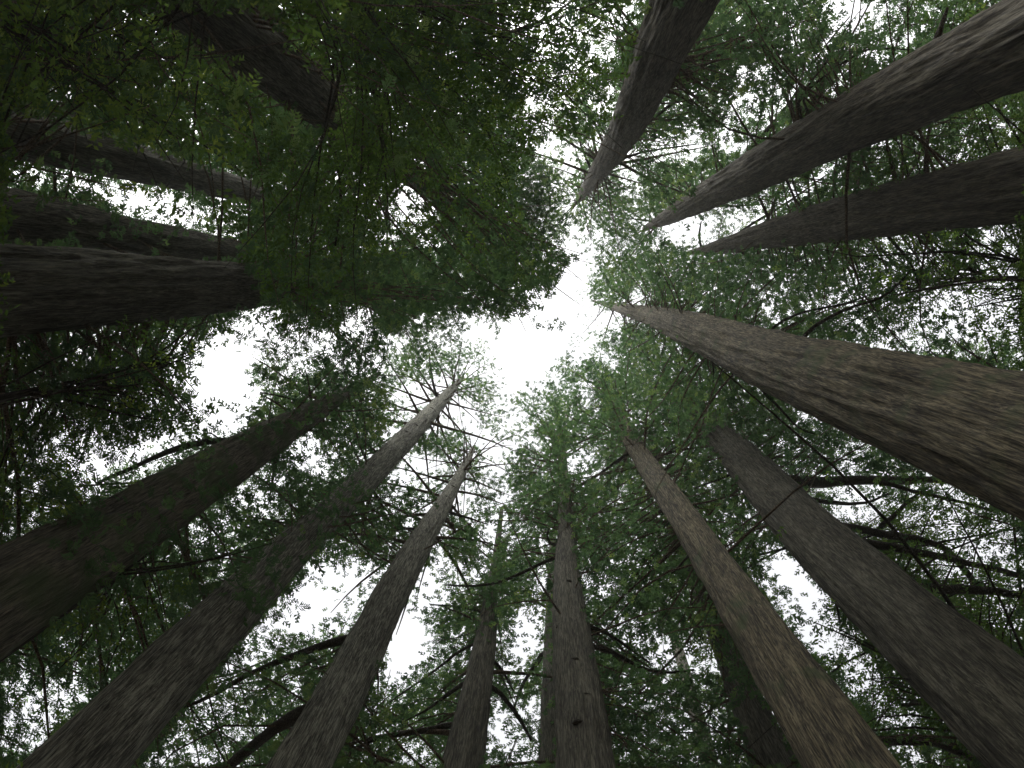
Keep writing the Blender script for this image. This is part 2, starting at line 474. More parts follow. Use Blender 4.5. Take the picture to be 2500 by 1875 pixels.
# ------------------------------------------------------------------ trees standing farther back
BACK_WHERE = {
 'T1': "beyond the trunk at the top edge", 'T2': "behind the upper right corner giant", 'T3': "beyond the dark reddish trunk at the right edge",
 'T4': "behind the thickest orange-brown trunk", 'T5': "beyond the lower right corner trunk", 'T6': "behind the straight tan trunk",
 'T7': "far behind the bottom centre trunk", 'T9': "behind the slim trunk left of bottom centre", 'T10': "beyond the lower starburst trunk",
 'T11': "beyond the long lower left trunk", 'T12': "behind the dark mossy trunk", 'T13': "behind the big horizontal trunk",
 'T15': "beyond the upper left trunk with the sky gap", 'T16': "beyond the slanting trunk left of top centre"}
byk = {t.key: t for t in TREES}
back_i = 0
for key, where in BACK_WHERE.items():
    src = byk[key]
    i_mid = int(min(24, src.H * 0.5) / DZ)
    az = math.atan2(src.ay[i_mid], src.ax[i_mid])
    for ring in (0, 1):
        best = None
        for trial in range(200):                    # stand it where the photograph shows leaves, not sky
            D_ = (15.5 if ring == 0 else 22.5) + rng.uniform(-1.8, 1.8)
            a_ = az + (rng.uniform(-0.05, 0.05) if ring == 0 else rng.choice([-1, 1]) * rng.uniform(0.07, 0.2))
            H_ = rng.uniform(36, 60)
            zq = np.linspace(12, H_, 60)
            u, v, dp = project(np.stack([zq * 0 + D_ * math.cos(a_), zq * 0 + D_ * math.sin(a_), zq], -1))
            i, jj = cell(u, v)
            vis = (u > 0) & (u < W_IMG) & (v > 0) & (v < H_IMG)
            open_ = np.clip(1.6 - LAI[jj, i], 0, 1.6) * vis * (FRONT[jj, i] > D_)
            sc_ = open_.mean() + rng.uniform(0, 0.02)
            if best is None or sc_ < best[0]:
                best = (sc_, D_, a_, H_)
        _, D, a, H_b = best
        tr = T()
        tr.key, tr.D, tr.bark, tr.hb, tr.reach, tr.kind, tr.pts, tr.nb = key + 'b%d' % ring, D, 'brown', 14 + 4 * ring, 5.0, 'redwood', None, 0
        tr.label = ("redwood crown " if ring == 0 else "farther, smaller-looking redwood crown ") + where
        tr.H = H_b
        R0 = rng.uniform(0.36, 0.5)
        x, y = D * math.cos(a), D * math.sin(a)
        zs = np.array([0, 3, 10, tr.H * 0.6, tr.H])
        lx, ly = rng.normal(0, 0.4, 2)
        tr.ax, tr.ay, tr.ar = axis_from(zs, x + lx * zs / tr.H, y + ly * zs / tr.H, R0 * np.array([1.5, 1.1, 1.0, 0.6, 0.08]), tr.H)
        tr.base = np.array([tr.ax[0], tr.ay[0], 0.0])
        TREES.append(tr)

# broadleaf trees growing under the redwoods: ground place from a pixel direction and distance
for key, px, py, D, H, R0, reach, hb, label in [
    ('B1', 200, 95, 9.0, 17, 0.11, 5.2, 6, "understory broadleaf tree with bright yellow-green leaves in the upper left corner"),
    ('B2', 900, 40, 6.2, 22, 0.10, 5.5, 7, "dense broadleaf tree making the dark leaf mass left of the top centre"),
    ('B3', 150, 1500, 9.5, 17, 0.11, 4.6, 7, "leafy broadleaf tree under the mossy trunk at the left"),
    ('B4', 2330, 1622, 12.2, 38, 0.24, 7.0, 9, "dark-limbed broadleaf tree behind the trunks at the lower right"),
    ('B5', 2420, 680, 12.5, 30, 0.17, 6.0, 10, "fine-leaved broadleaf tree at the right edge between two thick trunks"),
    ('B6', 60, 960, 9.0, 20, 0.12, 5.5, 7, "shaded broadleaf tree under the big horizontal-looking trunk at mid left")]:
    tr = T()
    q = at_dist(px, py, D)
    tr.key, tr.D, tr.bark, tr.hb, tr.reach, tr.label, tr.kind, tr.pts, tr.nb = key, D, 'limb', hb, reach, label, 'broadleaf', None, 0
    tr.H = H
    zs = np.array([0, 3, 8, H * 0.7, H])
    ln = -q[:2] / np.hypot(*q[:2]) * 1.2
    tr.ax, tr.ay, tr.ar = axis_from(zs, q[0] + ln[0] * (zs / H) ** 2, q[1] + ln[1] * (zs / H) ** 2, R0 * np.array([1.4, 1.1, 1, 0.6, 0.15]), H)
    tr.base = np.array([tr.ax[0], tr.ay[0], 0.0])
    TREES.append(tr)
byk = {t.key: t for t in TREES}
NT = len(TREES)
AX = np.array([t.ax for t in TREES]); AY = np.array([t.ay for t in TREES]); AR = np.array([t.ar for t in TREES])
HH = np.array([t.H for t in TREES]); HB = np.array([t.hb for t in TREES]); RE = np.array([t.reach for t in TREES])
for t_ in TREES:
    t_.paths, t_.prad, t_.named, t_.sp, t_.limbs = [], [], [], [], []

def axis_at(tr, z):
    return np.array([np.interp(z, ZG, tr.ax), np.interp(z, ZG, tr.ay), z]), np.interp(z, ZG, tr.ar)

# ------------------------------------------------------------------ trunks
for tr in TREES:
    near = tr.pts is not None
    segs = 160 if near and tr.D < 8.2 else 112 if near and tr.D < 10 else (64 if near else 14)
    if near:
        zz = np.r_[np.linspace(0, 4, 10)[:-1], np.geomspace(4, tr.H, 170)]
    else:
        zz = np.r_[0, 1, 3, np.linspace(6, tr.H, 26)]
    th = np.arange(segs) * 2 * math.pi / segs
    Zg, Tg = np.meshgrid(zz, th, indexing='ij')
    cx, cy_, cr = np.interp(zz, ZG, tr.ax), np.interp(zz, ZG, tr.ay), np.interp(zz, ZG, tr.ar)
    seed = sum(map(ord, tr.key)) % 97
    tw = 0.02 * Zg + 0.15 * noise3(np.stack([Zg * 0.2, Zg * 0, Zg * 0], -1), seed)
    ca, sa = np.cos(Tg + tw), np.sin(Tg + tw)
    rr = cr[:, None] * np.ones_like(Tg)
    lob = (noise3(np.stack([ca * 1.3, sa * 1.3, Zg * 0.09], -1), seed) - 0.5) * 0.16
    if near:
        def rid(k, kz, s):
            n = noise3(np.stack([ca * rr * k, sa * rr * k, Zg * kz], -1), s + seed)
            return 1 - np.abs(2 * n - 1)
        dep = np.clip(rr / 0.5, 0.15, 1.3)
        wav = noise3(np.stack([ca * rr * 2, sa * rr * 2, Zg * 0.9], -1), 31 + seed)
        disp = dep * (0.085 * (rid(7.5, 0.40, 3) - 0.6) + 0.055 * (rid(14, 1.0, 5) - 0.5) + 0.02 * (wav - 0.5))
    else:
        disp = 0
    rad = np.maximum(rr * (1 + lob * np.exp(-Zg / 60)) + disp, 0.01)
    V = np.stack([cx[:, None] + np.cos(Tg) * rad, cy_[:, None] + np.sin(Tg) * rad, Zg], -1).reshape(-1, 3)
    idx = np.arange(len(zz) * segs).reshape(len(zz), segs)
    nx = np.roll(idx, -1, 1)
    Q = np.stack([idx[:-1], nx[:-1], nx[1:], idx[1:]], -1).reshape(-1, 4)
    e = bpy.data.objects.new("redwood_tree" if tr.kind == 'redwood' else "broadleaf_tree", None)
    e.empty_display_size = 0.5
    COL.objects.link(e)
    e.location = tr.base
    e['label'] = tr.label
    e['category'] = "tree"
    if tr.pts is not None:
        e['group'] = "redwoods of the front ring"
    elif tr.kind == 'redwood':
        e['group'] = "redwoods standing behind the front ring"
    else:
        e['group'] = "broadleaf trees under the redwoods"
    tr.obj = e
    mesh_obj("trunk", V, Q, BARK[tr.bark], e, tr.base, smooth=True)

# ------------------------------------------------------------------ branches and leaf sprays
Zup = np.array([0.0, 0.0, 1.0])
def add_branch(tr, path, rad0, t0=0.3, dens=1.0, named=False, tint=0.0, keep_wood=True, fan=0.27):
    """path (n,3) from the trunk outwards; side twigs carry sprays from fraction t0 on"""
    path = np.asarray(path, float)
    seg = np.linalg.norm(np.diff(path, axis=0), axis=1)
    Ln = seg.sum()
    n = len(path)
    prm = np.linspace(0, 1, n)
    broad = tr.kind == 'broadleaf'
    ntw = max(3, int(Ln * (1 - t0) / (0.135 if not broad else 0.13) * dens))
    t = np.linspace(t0, 1.0, ntw) + rng.uniform(-0.02, 0.02, ntw)
    t = np.clip(t, 0, 1)
    P = np.stack([np.interp(t, prm, path[:, k]) for k in range(3)], -1)
    d = np.gradient(path, axis=0)
    Dr = np.stack([np.interp(t, prm, d[:, k]) for k in range(3)], -1)
    Dr /= np.linalg.norm(Dr, axis=1, keepdims=True) + 1e-9
    side = np.cross(Dr, Zup)
    side /= np.linalg.norm(side, axis=1, keepdims=True) + 1e-9
    sg = np.where(np.arange(ntw) % 2 == 0, 1.0, -1.0)[:, None]
    tl = (fan * Ln * (1.15 - t) + 0.28) * rng.uniform(0.6, 1.25, ntw)
    tdir = 0.62 * Dr + sg * side * 0.8 + rng.normal(0, 0.16, (ntw, 3)) - Zup * rng.uniform(0.0, 0.3, ntw)[:, None]
    tdir /= np.linalg.norm(tdir, axis=1, keepdims=True)
    K = np.maximum(2, (tl / 0.135).astype(int) + 1)
    rep = np.repeat(np.arange(ntw), K)
    f = (np.arange(len(rep)) - np.repeat(np.cumsum(K) - K, K) + rng.uniform(0.2, 0.8, len(rep))) / np.repeat(K, K)
    pos = P[rep] + tdir[rep] * (f * tl[rep])[:, None]
    pos[:, 2] -= 0.22 * (f * tl[rep]) ** 2
    pos += rng.normal(0, 0.018, pos.shape)
    sd = np.cross(tdir[rep], Zup)
    sg2 = rng.choice([-1.0, 1.0], len(rep))[:, None]
    ax = tdir[rep] * 0.75 + sd * sg2 * rng.uniform(0.1, 0.8, len(rep))[:, None] + rng.normal(0, 0.12, pos.shape) - Zup * rng.uniform(0, 0.4, len(rep))[:, None]
    ax /= np.linalg.norm(ax, axis=1, keepdims=True)
    nrm = Zup + rng.normal(0, 0.3, pos.shape)
    sc = rng.uniform(0.52, 0.94, len(rep)) * (1.0 if not broad else 1.05)
    ti = np.clip(tint + 0.38 + rng.normal(0, 0.17, len(rep)) + rng.normal(0, 0.16), 0, 1)
    u, v, dep = project(pos)
    inside = (u > 0) & (u < W_IMG) & (v > 0) & (v < H_IMG) & (dep > 2)
    i, j = cell(u, v)
    hd = np.hypot(pos[:, 0], pos[:, 1])
    rnd = rng.random(len(rep))
    tg = LAI[j, i]
    fr = FRONT[j, i]
    k_ = np.clip(1.5 - 1.3 * ACC[j, i] / np.maximum(tg, 0.02), 0.0, 1.0) * np.clip((tg - 0.06) / 0.5, 0, 1)
    behind = hd > fr
    crowd = (dep < 19) & (hd < FRONTW[j, i]) & (FRONTW[j, i] < 1e8)
    k_ = np.where(behind, 0.5, np.where(fr < 1e8, 0.004, k_))
    near_edge = (u > -350) & (u < W_IMG + 350) & (v > -350) & (v < H_IMG + 350)
    k_ = np.where(inside, k_, np.where(near_edge, 0.75, 0.45))
    ok = (rnd < k_) & (pos[:, 2] > 5.0) & ~(inside & (pos[:, 2] < ZMIN[j, i])) & ~(inside & crowd & (rng.random(len(rep)) < 0.85))
    if ok.any():
        A = 0.024 * sc[ok] ** 2 * (F / np.maximum(dep[ok], 3)) ** 2 / CELL ** 2 * 0.78
        m = inside[ok] & ~behind[ok]
        np.add.at(ACC, (j[ok][m], i[ok][m]), A[m])
        tr.sp.append(np.concatenate([pos[ok], ax[ok], nrm[ok], sc[ok, None], ti[ok, None], dep[ok, None]], 1))
    if keep_wood:
        tr.paths.append(resample(path, 7))
        tr.prad.append(rad0 * (1 - 0.82 * np.linspace(0, 1, 7)))
        tr.named.append(named)
    return ok.sum(), inside.sum()

def clutter(path):
    u, v, dp = project(path)
    i, j = cell(u, v)
    vis = (u > 0) & (u < W_IMG) & (v > 0) & (v < H_IMG)
    if not vis.any():
        return 0.0
    hd = np.hypot(path[:, 0], path[:, 1])
    bad = vis & (((hd < FRONT[j, i]) & (FRONT[j, i] < 1e8)) | ((LAI[j, i] < 0.25) & (FRONT[j, i] > 1e8)) | (path[:, 2] < ZMIN[j, i]))
    return bad.mean()

def sweep(root, end, rise, droop, n=7, wob=0.05):
    t = np.linspace(0, 1, n)[:, None]
    p = root + (end - root) * t
    p[:, 2] += (rise * np.sin(math.pi * t) - droop * t ** 2)[:, 0]
    Ln = np.linalg.norm(end - root)
    w = rng.normal(0, wob * Ln, (n, 3)) * np.r_[0, np.ones(n - 1)][:, None]
    w[:, 2] *= 0.4
    w[1:-1] = (w[:-2] + w[1:-1] + w[2:]) / 3
    return p + w

# whorls of nearly bare branches under each top: the starbursts
for key, n, zlo, Lmax, t0 in [('T11', 62, .66, 4.6, .5), ('T10', 56, .62, 4.2, .5), ('T1', 52, .55, 4.6, .5), ('T2', 30, .66, 4.2, .5), ('T3', 26, .6, 4.2, .5),
                              ('T4', 36, .62, 4.4, .5), ('T5', 26, .6, 4.2, .45), ('T6', 26, .6, 4.2, .45), ('T7', 26, .6, 4.0, .45), ('T8', 18, .55, 4.0, .4),
                              ('T9', 26, .5, 4.0, .4), ('T12', 40, .6, 4.4, .45), ('T13', 6, .5, 4.5, .4), ('T14', 6, .5, 4.5, .4), ('T15', 6, .5, 4.5, .4), ('T16', 6, .5, 4.5, .4), ('T17', 14, .5, 4, .4)]:
    tr = byk[key]
    for q in range(n):
        fz = (q + rng.uniform(0, 1)) / n
        z = tr.H * (zlo + (1.0 - zlo) * fz) - 0.2
        a = q * 2.39996 + rng.uniform(-0.3, 0.3)
        Lb = Lmax * (1.05 - 0.5 * fz ** 1.5) * rng.uniform(0.7, 1.15)
        c, r_ = axis_at(tr, z)
        d = np.array([math.cos(a), math.sin(a), 0])
        if fz < (0.62 if key in ('T10', 'T11') else 0.6) and d.dot(-c) / np.hypot(c[0], c[1]) > 0.45:
            continue                               # the clean side of the stem
        root = c + d * r_ * 0.6
        end = c + d * Lb + Zup * Lb * rng.uniform(0.05, 0.35)
        pu, pv, _ = project(end[None])
        ii, jj = cell(pu, pv)
        if LAI[jj, ii][0] < 0.12:
            end = root + (end - root) * 0.75
        path = resample(sweep(root, end, 0.1 * Lb, 0.12 * Lb, wob=0.04), 12)
        if key not in ('T10', 'T11', 'T1', 'T4'):
            pu, pv, _ = project(path)
            pi, pj = cell(pu, pv)
            gap = np.nonzero((LAI[pj, pi] < 0.3) & (FRONT[pj, pi] > 1e8) & (pu > 0) & (pu < W_IMG) & (pv > 0) & (pv < H_IMG))[0]
            gap = gap[gap > 2]
            if len(gap):
                if gap[0] < 5:
                    continue
                path = resample(path[:gap[0] + 1], 12)
        add_branch(tr, path, min(0.024 + 0.013 * Lb, 0.22 * r_ + 0.006), t0=t0, dens=0.8, named=True, tint=0.05)

# limbs that stand out in the photograph: tree, pixel path, width at root and tip (px), change of height (m), leaf density
LIMBS = [
 ('T2', [(1800,400),(1850,345),(1905,285),(1946,228),(1985,150),(2030,92),(2075,40)], 15, 3, 0.5, .5, None),
 ('T2', [(1930,248),(1985,205),(2040,172),(2075,135),(2110,114),(2170,118),(2230,122)], 9, 3, 0.3, .5, None),
 ('T2', [(1945,232),(1990,190),(2035,130),(2060,70),(2110,15)], 7, 2, 0.4, .5, None),
 ('T2', [(2278,112),(2300,60),(2313,18)], 30, 7, 0.0, 0, "tapering broken stub of a limb"),
 ('T1', [(1545,330),(1610,275),(1670,235),(1720,215)], 13, 4, 0.6, .8, None),
 ('T1', [(1505,395),(1560,372),(1640,360),(1700,352)], 8, 3, 0.6, .8, None),
 ('T1', [(1448,430),(1420,360),(1400,300),(1372,240),(1345,180)], 7, 2, 0.3, .7, None),
 ('T4', [(1946,826),(2010,780),(2080,745),(2149,735),(2195,700),(2222,660)], 11, 4, 0.6, .6, None),
 ('T4', [(1870,806),(1930,770),(2000,752),(2075,742),(2140,712)], 8, 3, 0.6, .6, None),
 ('T4', [(1844,938),(1880,975),(1917,1007),(1940,1045),(1990,1060)], 10, 3, 0.4, .5, None),
 ('T4', [(1735,872),(1745,915),(1736,965),(1725,1000)], 7, 3, 0.3, .5, None),
 ('T3', [(1803,612),(1830,630),(1852,655),(1868,705)], 8, 3, 0.2, .6, None),
 ('T3', [(2162,576),(2200,610),(2230,650),(2245,700)], 10, 4, 0.3, .6, None),
 ('T3', [(1712,605),(1706,575),(1712,540)], 7, 3, 0.2, .5, None),
 ('T3', [(1770,590),(1840,545),(1930,490),(2020,425)], 9, 3, 0.6, .5, None),
 ('T10', [(865,1545),(800,1570),(720,1600),(610,1643),(540,1685),(492,1713),(448,1728)], 24, 8, 0.2, .35, None),
 ('T10', [(775,1715),(700,1760),(620,1815),(549,1880),(470,1950)], 38, 18, 0.2, .2, None),
 ('T10', [(910,1500),(870,1540),(830,1580),(790,1640)], 10, 4, 0.2, .5, None),
 ('T10', [(1095,1250),(1140,1263),(1190,1280)], 9, 3, 0.2, .6, None),
 ('T10', [(1020,1290),(985,1290),(950,1298)], 8, 4, 0.1, .7, None),
 ('T11', [(985,1078),(930,1100),(870,1115)], 11, 4, 0.2, .8, None),
 ('T11', [(1066,972),(1056,930),(1050,890),(1048,862)], 8, 3, 0.3, .1, None),
 ('T11', [(905,1190),(930,1230),(960,1265)], 8, 3, 0.2, .5, None),
 ('T12', [(590,1070),(520,1075),(460,1085),(407,1102),(340,1135),(290,1155),(236,1180)], 20, 8, 0.2, .35, None),
 ('T12', [(770,990),(715,975),(670,964),(635,958)], 9, 4, 0.2, .2, None),
 ('T12', [(800,1000),(780,1030),(742,1060),(700,1080)], 8, 3, 0.2, .4, None),
 ('T12', [(540,1075),(520,1060),(513,1056)], 7, 3, 0.0, 0, None),
 ('T9', [(1113,1766),(1060,1780),(990,1790),(902,1806),(860,1835)], 18, 7, 0.3, .5, None),
 ('T9', [(1142,1660),(1100,1690),(1044,1733),(990,1760)], 12, 4, 0.3, .6, None),
 ('T9', [(1168,1560),(1120,1590),(1060,1640),(985,1690),(930,1730)], 9, 3, 0.4, .7, None),
 ('T9', [(1180,1495),(1120,1480),(1050,1476)], 8, 3, 0.3, .6, None),
 ('T9', [(1203,1672),(1240,1715),(1270,1755),(1296,1806)], 14, 7, 0.2, .4, None),
 ('T9', [(1207,1612),(1232,1645),(1255,1690)], 9, 4, 0.2, .5, None),
 ('T7', [(1362,1353),(1310,1383),(1250,1410),(1207,1428),(1140,1432),(1085,1428)], 11, 4, 0.3, .5, None),
 ('T7', [(1439,1525),(1490,1550),(1540,1585),(1585,1618)], 12, 5, 0.3, .5, None),
 ('T7', [(1443,1574),(1500,1590),(1550,1625),(1593,1643),(1645,1643),(1695,1635)], 15, 5, 0.3, .5, None),
 ('T7', [(1345,1330),(1335,1310),(1340,1290)], 8, 4, 0.2, .3, None),
 ('T8', [(1333,1585),(1305,1625),(1285,1655),(1272,1676),(1255,1730)], 14, 5, 0.2, .5, None),
 ('B4', [(1895,1176),(1960,1178),(2030,1176),(2110,1172),(2200,1172),(2316,1172)], 34, 16, None, .15, None),
 ('B4', [(2150,1178),(2250,1205),(2340,1222),(2430,1250)], 12, 6, None, .5, None),
 ('B4', [(1950,1215),(2040,1228),(2110,1232),(2170,1205)], 14, 5, None, .5, None),
 ('B4', [(2040,1284),(2110,1292),(2180,1312),(2250,1316),(2292,1320),(2340,1365),(2389,1440)], 22, 14, None, .3, None),
 ('B4', [(2150,1286),(2180,1262),(2215,1225),(2250,1200)], 14, 6, None, .4, None),
 ('B4', [(2105,1322),(2200,1342),(2290,1355),(2390,1380),(2510,1412)], 20, 14, None, .3, None),
 ('B4', [(2245,1436),(2330,1438),(2420,1442),(2510,1456)], 24, 20, None, .25, None),
 ('B4', [(2140,1812),(2215,1806),(2290,1808),(2340,1838),(2420,1868)], 26, 18, None, .3, None),
 ('B4', [(2200,1722),(2240,1718),(2290,1722)], 10, 6, None, .4, None),
 ('T16', [(836,228),(870,218),(905,206),(950,214),(980,240)], 11, 5, 0.2, .8, None),
 ('T16', [(800,250),(795,300),(812,350),(828,410),(834,468),(828,540),(818,600)], 13, 5, -0.4, .7, None),
 ('T16', [(640,60),(670,25),(695,-10)], 10, 5, 0.2, .6, None),
 ('T16', [(500,120),(540,170),(575,210),(620,240)], 7, 3, -0.3, .7, None),
 ('T16', [(840,215),(852,150),(870,80)], 7, 3, 0.2, .8, None),
 ('T15', [(614,447),(565,405),(515,360),(476,321),(480,285)], 13, 6, 0.1, .4, None),
 ('B2', [(1240,95),(1300,60),(1360,30),(1400,15)], 9, 4, None, .5, None),
 ('T17', [(1800,1650),(1760,1700),(1720,1760)], 10, 5, 0.2, .5, None),
 ('T6', [(1705,1330),(1670,1370),(1640,1400)], 9, 4, 0.2, .6, None),
 ('T6', [(1535,1105),(1500,1130),(1455,1165),(1390,1195)], 9, 4, 0.3, .8, None),
 ('T6', [(1590,1120),(1650,1100),(1730,1090)], 9, 4, 0.3, .8, None),
 ('T5', [(2030,1440),(2045,1480),(2050,1520)], 9, 4, 0.0, .5, None),
 ('T5', [(1800,1150),(1760,1170),(1700,1190)], 9, 3, 0.2, .8, None),
]
limb_objs = []
for key, pix, w0, w1, dh, dens, lab in LIMBS:
    tr = byk[key]
    px = np.array(pix, float)
    if dh is None:                                 # limbs of the broadleaf trees, at a steady height
        h0 = at_dist(px[0, 0], px[0, 1], 10.7 if key == 'B4' else 8.0)[2] - CAM[2]
        hs_ = np.full(len(px), h0) + np.linspace(0, 0.5, len(px))
        P = at_height(px[:, 0], px[:, 1], hs_)
    else:
        P0 = at_dist(px[0, 0], px[0, 1], tr.D)
        h0 = P0[2] - CAM[2]
        s = np.r_[0, np.cumsum(np.hypot(*np.diff(px, axis=0).T))]
        hs_ = h0 * (1 + 0.0 * s) + dh * s / s[-1]
        P = at_height(px[:, 0], px[:, 1], hs_)
        c, r_ = axis_at(tr, P[0, 2])
        c[2] -= 0.1
        P = np.vstack([c + (P[0] - c) * 0.3, P])
    dep = project(P)[2]
    n = 12
    path = resample(P, n)
    ww = np.interp(np.linspace(0, 1, n), [0, 1], [w0, w1])
    rad = ww * np.interp(np.linspace(0, 1, n), np.linspace(0, 1, len(dep)), dep) / F / 2
    nz = noise3(path * 1.6 + np.array([w0, 0, w1])) - 0.5
    rad = rad * (1 + 0.35 * nz)
    path = path + rng.normal(0, 0.1, path.shape) * rad[:, None]
    tr.limbs.append((path, rad, lab))
    if w0 > 8:                                     # seen clear of leaves, like the bare trunks
        pd_ = resample(path, 90)
        u, v, dp = project(pd_)
        rr_ = np.interp(np.linspace(0, 1, 90), np.linspace(0, 1, n), rad) * F / dp
        hd_ = np.hypot(pd_[:, 0], pd_[:, 1])
        for q in range(90):
            m = np.hypot(uu - u[q], vv - v[q]) < max(rr_[q], 5) + 4
            FRONT[m] = np.minimum(FRONT[m], hd_[q] + 0.5)
            TARGET[m] = 0
    if dens > 0:
        add_branch(tr, path, 0.02, t0=0.25, dens=dens, keep_wood=False, fan=0.3)

# fill the crowns: every branch starts at a trunk and reaches to where leaves are seen
fail = np.ones_like(TARGET)
heights = None
NB = 0
uleft = (uu < 1420) & (vv < 900)
for it in range(16000):
    if it % 150 == 0:
        dfc = np.clip(TARGET - ACC, 0, None) * fail
        dfc[dfc < 0.12] = 0
        tot = dfc.sum()
        if tot < 60:
            break
        cdf = np.cumsum(dfc.ravel())
    c_ = np.searchsorted(cdf, rng.random() * cdf[-1])
    j0, i0 = divmod(int(c_), GW)
    if TARGET[j0, i0] - ACC[j0, i0] < 0.1:
        continue
    px, py = (i0 + rng.random()) * CELL, (j0 + rng.random()) * CELL
    r_vp = math.hypot(px - 1317, py - 684)
    ul = px < 1400 and py < 800
    q_ = max(0.0, 1 - r_vp / 800)
    hmin, hmax = (9.5 + 12 * q_, 44.0) if ul else (14.0 + 26 * q_, 62.0)
    hs_ = rng.uniform(hmin, hmax, 36)
    P = at_height(np.full(36, px), np.full(36, py), hs_)
    zi = np.clip((P[:, 2] / DZ).astype(int), 0, NZ - 1)
    dx, dy = P[:, 0][None] - AX[:, zi], P[:, 1][None] - AY[:, zi]
    dist = np.hypot(dx, dy)
    fr_ = np.clip((P[:, 2][None] - HB[:, None]) / np.maximum(HH - HB, 1)[:, None], 0, 1)
    Lm = RE[:, None] * np.clip(1.12 - fr_, 0, 1) ** 0.55 + 0.3
    okm = (dist < Lm) & (dist > AR[:, zi] + 0.3) & (P[:, 2][None] > HB[:, None]) & (P[:, 2][None] < HH[:, None])
    hdist = np.hypot(P[:, 0], P[:, 1])
    okm &= (hdist < FRONT[j0, i0])[None] | (FRONT[j0, i0] > 1e8)
    w = okm / (0.6 + dist)
    w[-6:] *= 2.2 if (ul or r_vp > 640) else 0.0
    sw = w.sum()
    if sw <= 0:
        fail[j0, i0] *= 0.5
        continue
    k = np.searchsorted(np.cumsum(w.ravel()), rng.random() * sw)
    ti_, hi = divmod(int(k), 36)
    tr = TREES[ti_]
    p = P[hi]
    dd = dist[ti_, hi]
    zr = max(p[2] + dd * rng.uniform(-0.3, 0.35), tr.hb * 0.8)
    zr = min(zr, tr.H - 0.3)
    c, r_ = axis_at(tr, zr)
    out = p - c
    out[2] = 0
    out /= np.linalg.norm(out) + 1e-9
    root = c + out * r_ * 0.6
    end = root + (p - root) * rng.uniform(1.15, 1.5)
    Lb = np.linalg.norm(end - root)
    if FRONT[j0, i0] > 1e8 and out.dot(-c) / np.hypot(c[0], c[1]) > 0.25:
        ru, rv, _ = project(root[None])
        ri, rj = cell(ru, rv)
        if FRONT[rj[0], ri[0]] < 1e8 and rng.random() < 0.9 and 0 < ru[0] < W_IMG and 0 < rv[0] < H_IMG:
            fail[j0, i0] *= 0.97
            continue
    path = resample(sweep(root, end, 0.14 * Lb, 0.16 * Lb, n=9, wob=0.11), 14)
    pu, pv, pd = project(path)
    pi, pj = cell(pu, pv)
    gap = np.nonzero((LAI[pj, pi] < 0.3) & (FRONT[pj, pi] > 1e8) & (pu > 0) & (pu < W_IMG) & (pv > 0) & (pv < H_IMG))[0]
    if len(gap):
        if gap[0] < 6:
            fail[j0, i0] *= 0.93
            continue
        path = resample(path[:gap[0] + 1], 14)
    if clutter(path[2:]) > 0.2:
        fail[j0, i0] *= 0.93
        continue
    add_branch(tr, path, (0.005 + 0.004 * Lb) if ul else (0.008 + 0.006 * Lb), t0=0.2, dens=1.0, tint=(0.2 if tr.key == 'B1' else 0.14 if tr.key == 'B3' else -0.12 if tr.kind == 'broadleaf' else 0.0) + (0.02 if ul else 0))
    NB += 1
print("acc ratio", float(ACC[TARGET > 0].sum() / TARGET.sum()))
print("fill branches", NB, "left", float(np.clip(TARGET - ACC, 0, None).sum()), "of", float(TARGET.sum()))

# crowns go on outside the frame
for tr in TREES:
    nb = (45 if tr.key[:2] in ('T1', 'T2', 'T3', 'T4') and tr.key[:3] not in ('T10', 'T11', 'T12', 'T13', 'T15', 'T16') else 30) if tr.kind == 'redwood' else 14
    for q in range(nb):
        z = rng.uniform(tr.hb, tr.H - 1)
        a = rng.uniform(0, 2 * math.pi)
        c, r_ = axis_at(tr, z)
        fz = (z - tr.hb) / (tr.H - tr.hb)
        Lb = tr.reach * (1.1 - fz) ** 0.6 * rng.uniform(0.6, 1)
        d = np.array([math.cos(a), math.sin(a), 0])
        end = c + d * Lb
        u, v, dp = project(end[None])
        if -60 < u[0] < W_IMG + 60 and -60 < v[0] < H_IMG + 60 and dp[0] > 0:
            continue
        u, v, dp = project((c + d * r_)[None])
        if 0 < u[0] < W_IMG and 0 < v[0] < H_IMG and d.dot(-c) / np.hypot(c[0], c[1]) > 0.1:
            continue
        add_branch(tr, sweep(c + d * r_ * 0.6, end, 0.1 * Lb, 0.12 * Lb), 0.010 + 0.007 * Lb, t0=0.25)

# short leafy shoots on trunks
def shoots(key, n, f0, f1, spread, tint=0.0):
    tr = byk[key]
    p = tr.pts
    for _ in range(n):
        s = rng.uniform(f0, f1)
        q = [np.interp(s, np.arange(len(p)), p[:, k]) for k in range(3)]
        P0 = at_dist(q[0], q[1], tr.D)
        c, r_ = axis_at(tr, P0[2])
        toc = math.atan2(-c[1], -c[0])
        a = toc + rng.uniform(-1, 1) * spread
        d = np.array([math.cos(a), math.sin(a), 0])
        m = rng.integers(3, 8)
        pos = c + d * (r_ + rng.uniform(0.05, 0.45, m))[:, None] + rng.normal(0, 0.22, (m, 3))
        ax = d + rng.normal(0, 0.5, (m, 3)) - Zup * 0.5
        ax /= np.linalg.norm(ax, axis=1, keepdims=True)
        dep = project(pos)[2]
        tr.sp.append(np.concatenate([pos, ax, Zup + rng.normal(0, 0.5, (m, 3)), rng.uniform(0.6, 1.1, (m, 1)),
                                     np.clip(0.35 + tint + rng.normal(0, 0.15, (m, 1)), 0, 1), dep[:, None]], 1))
shoots('T12', 100, 1.0, 5.6, 1.5)
shoots('T11', 60, 3.3, 6.5, 1.2)
shoots('T13', 60, 3.8, 6, 1.4, 0.1)
shoots('T14', 40, 1.4, 5, 1.3)
shoots('T15', 15, 1.2, 2.6, 1.3, 0.1)
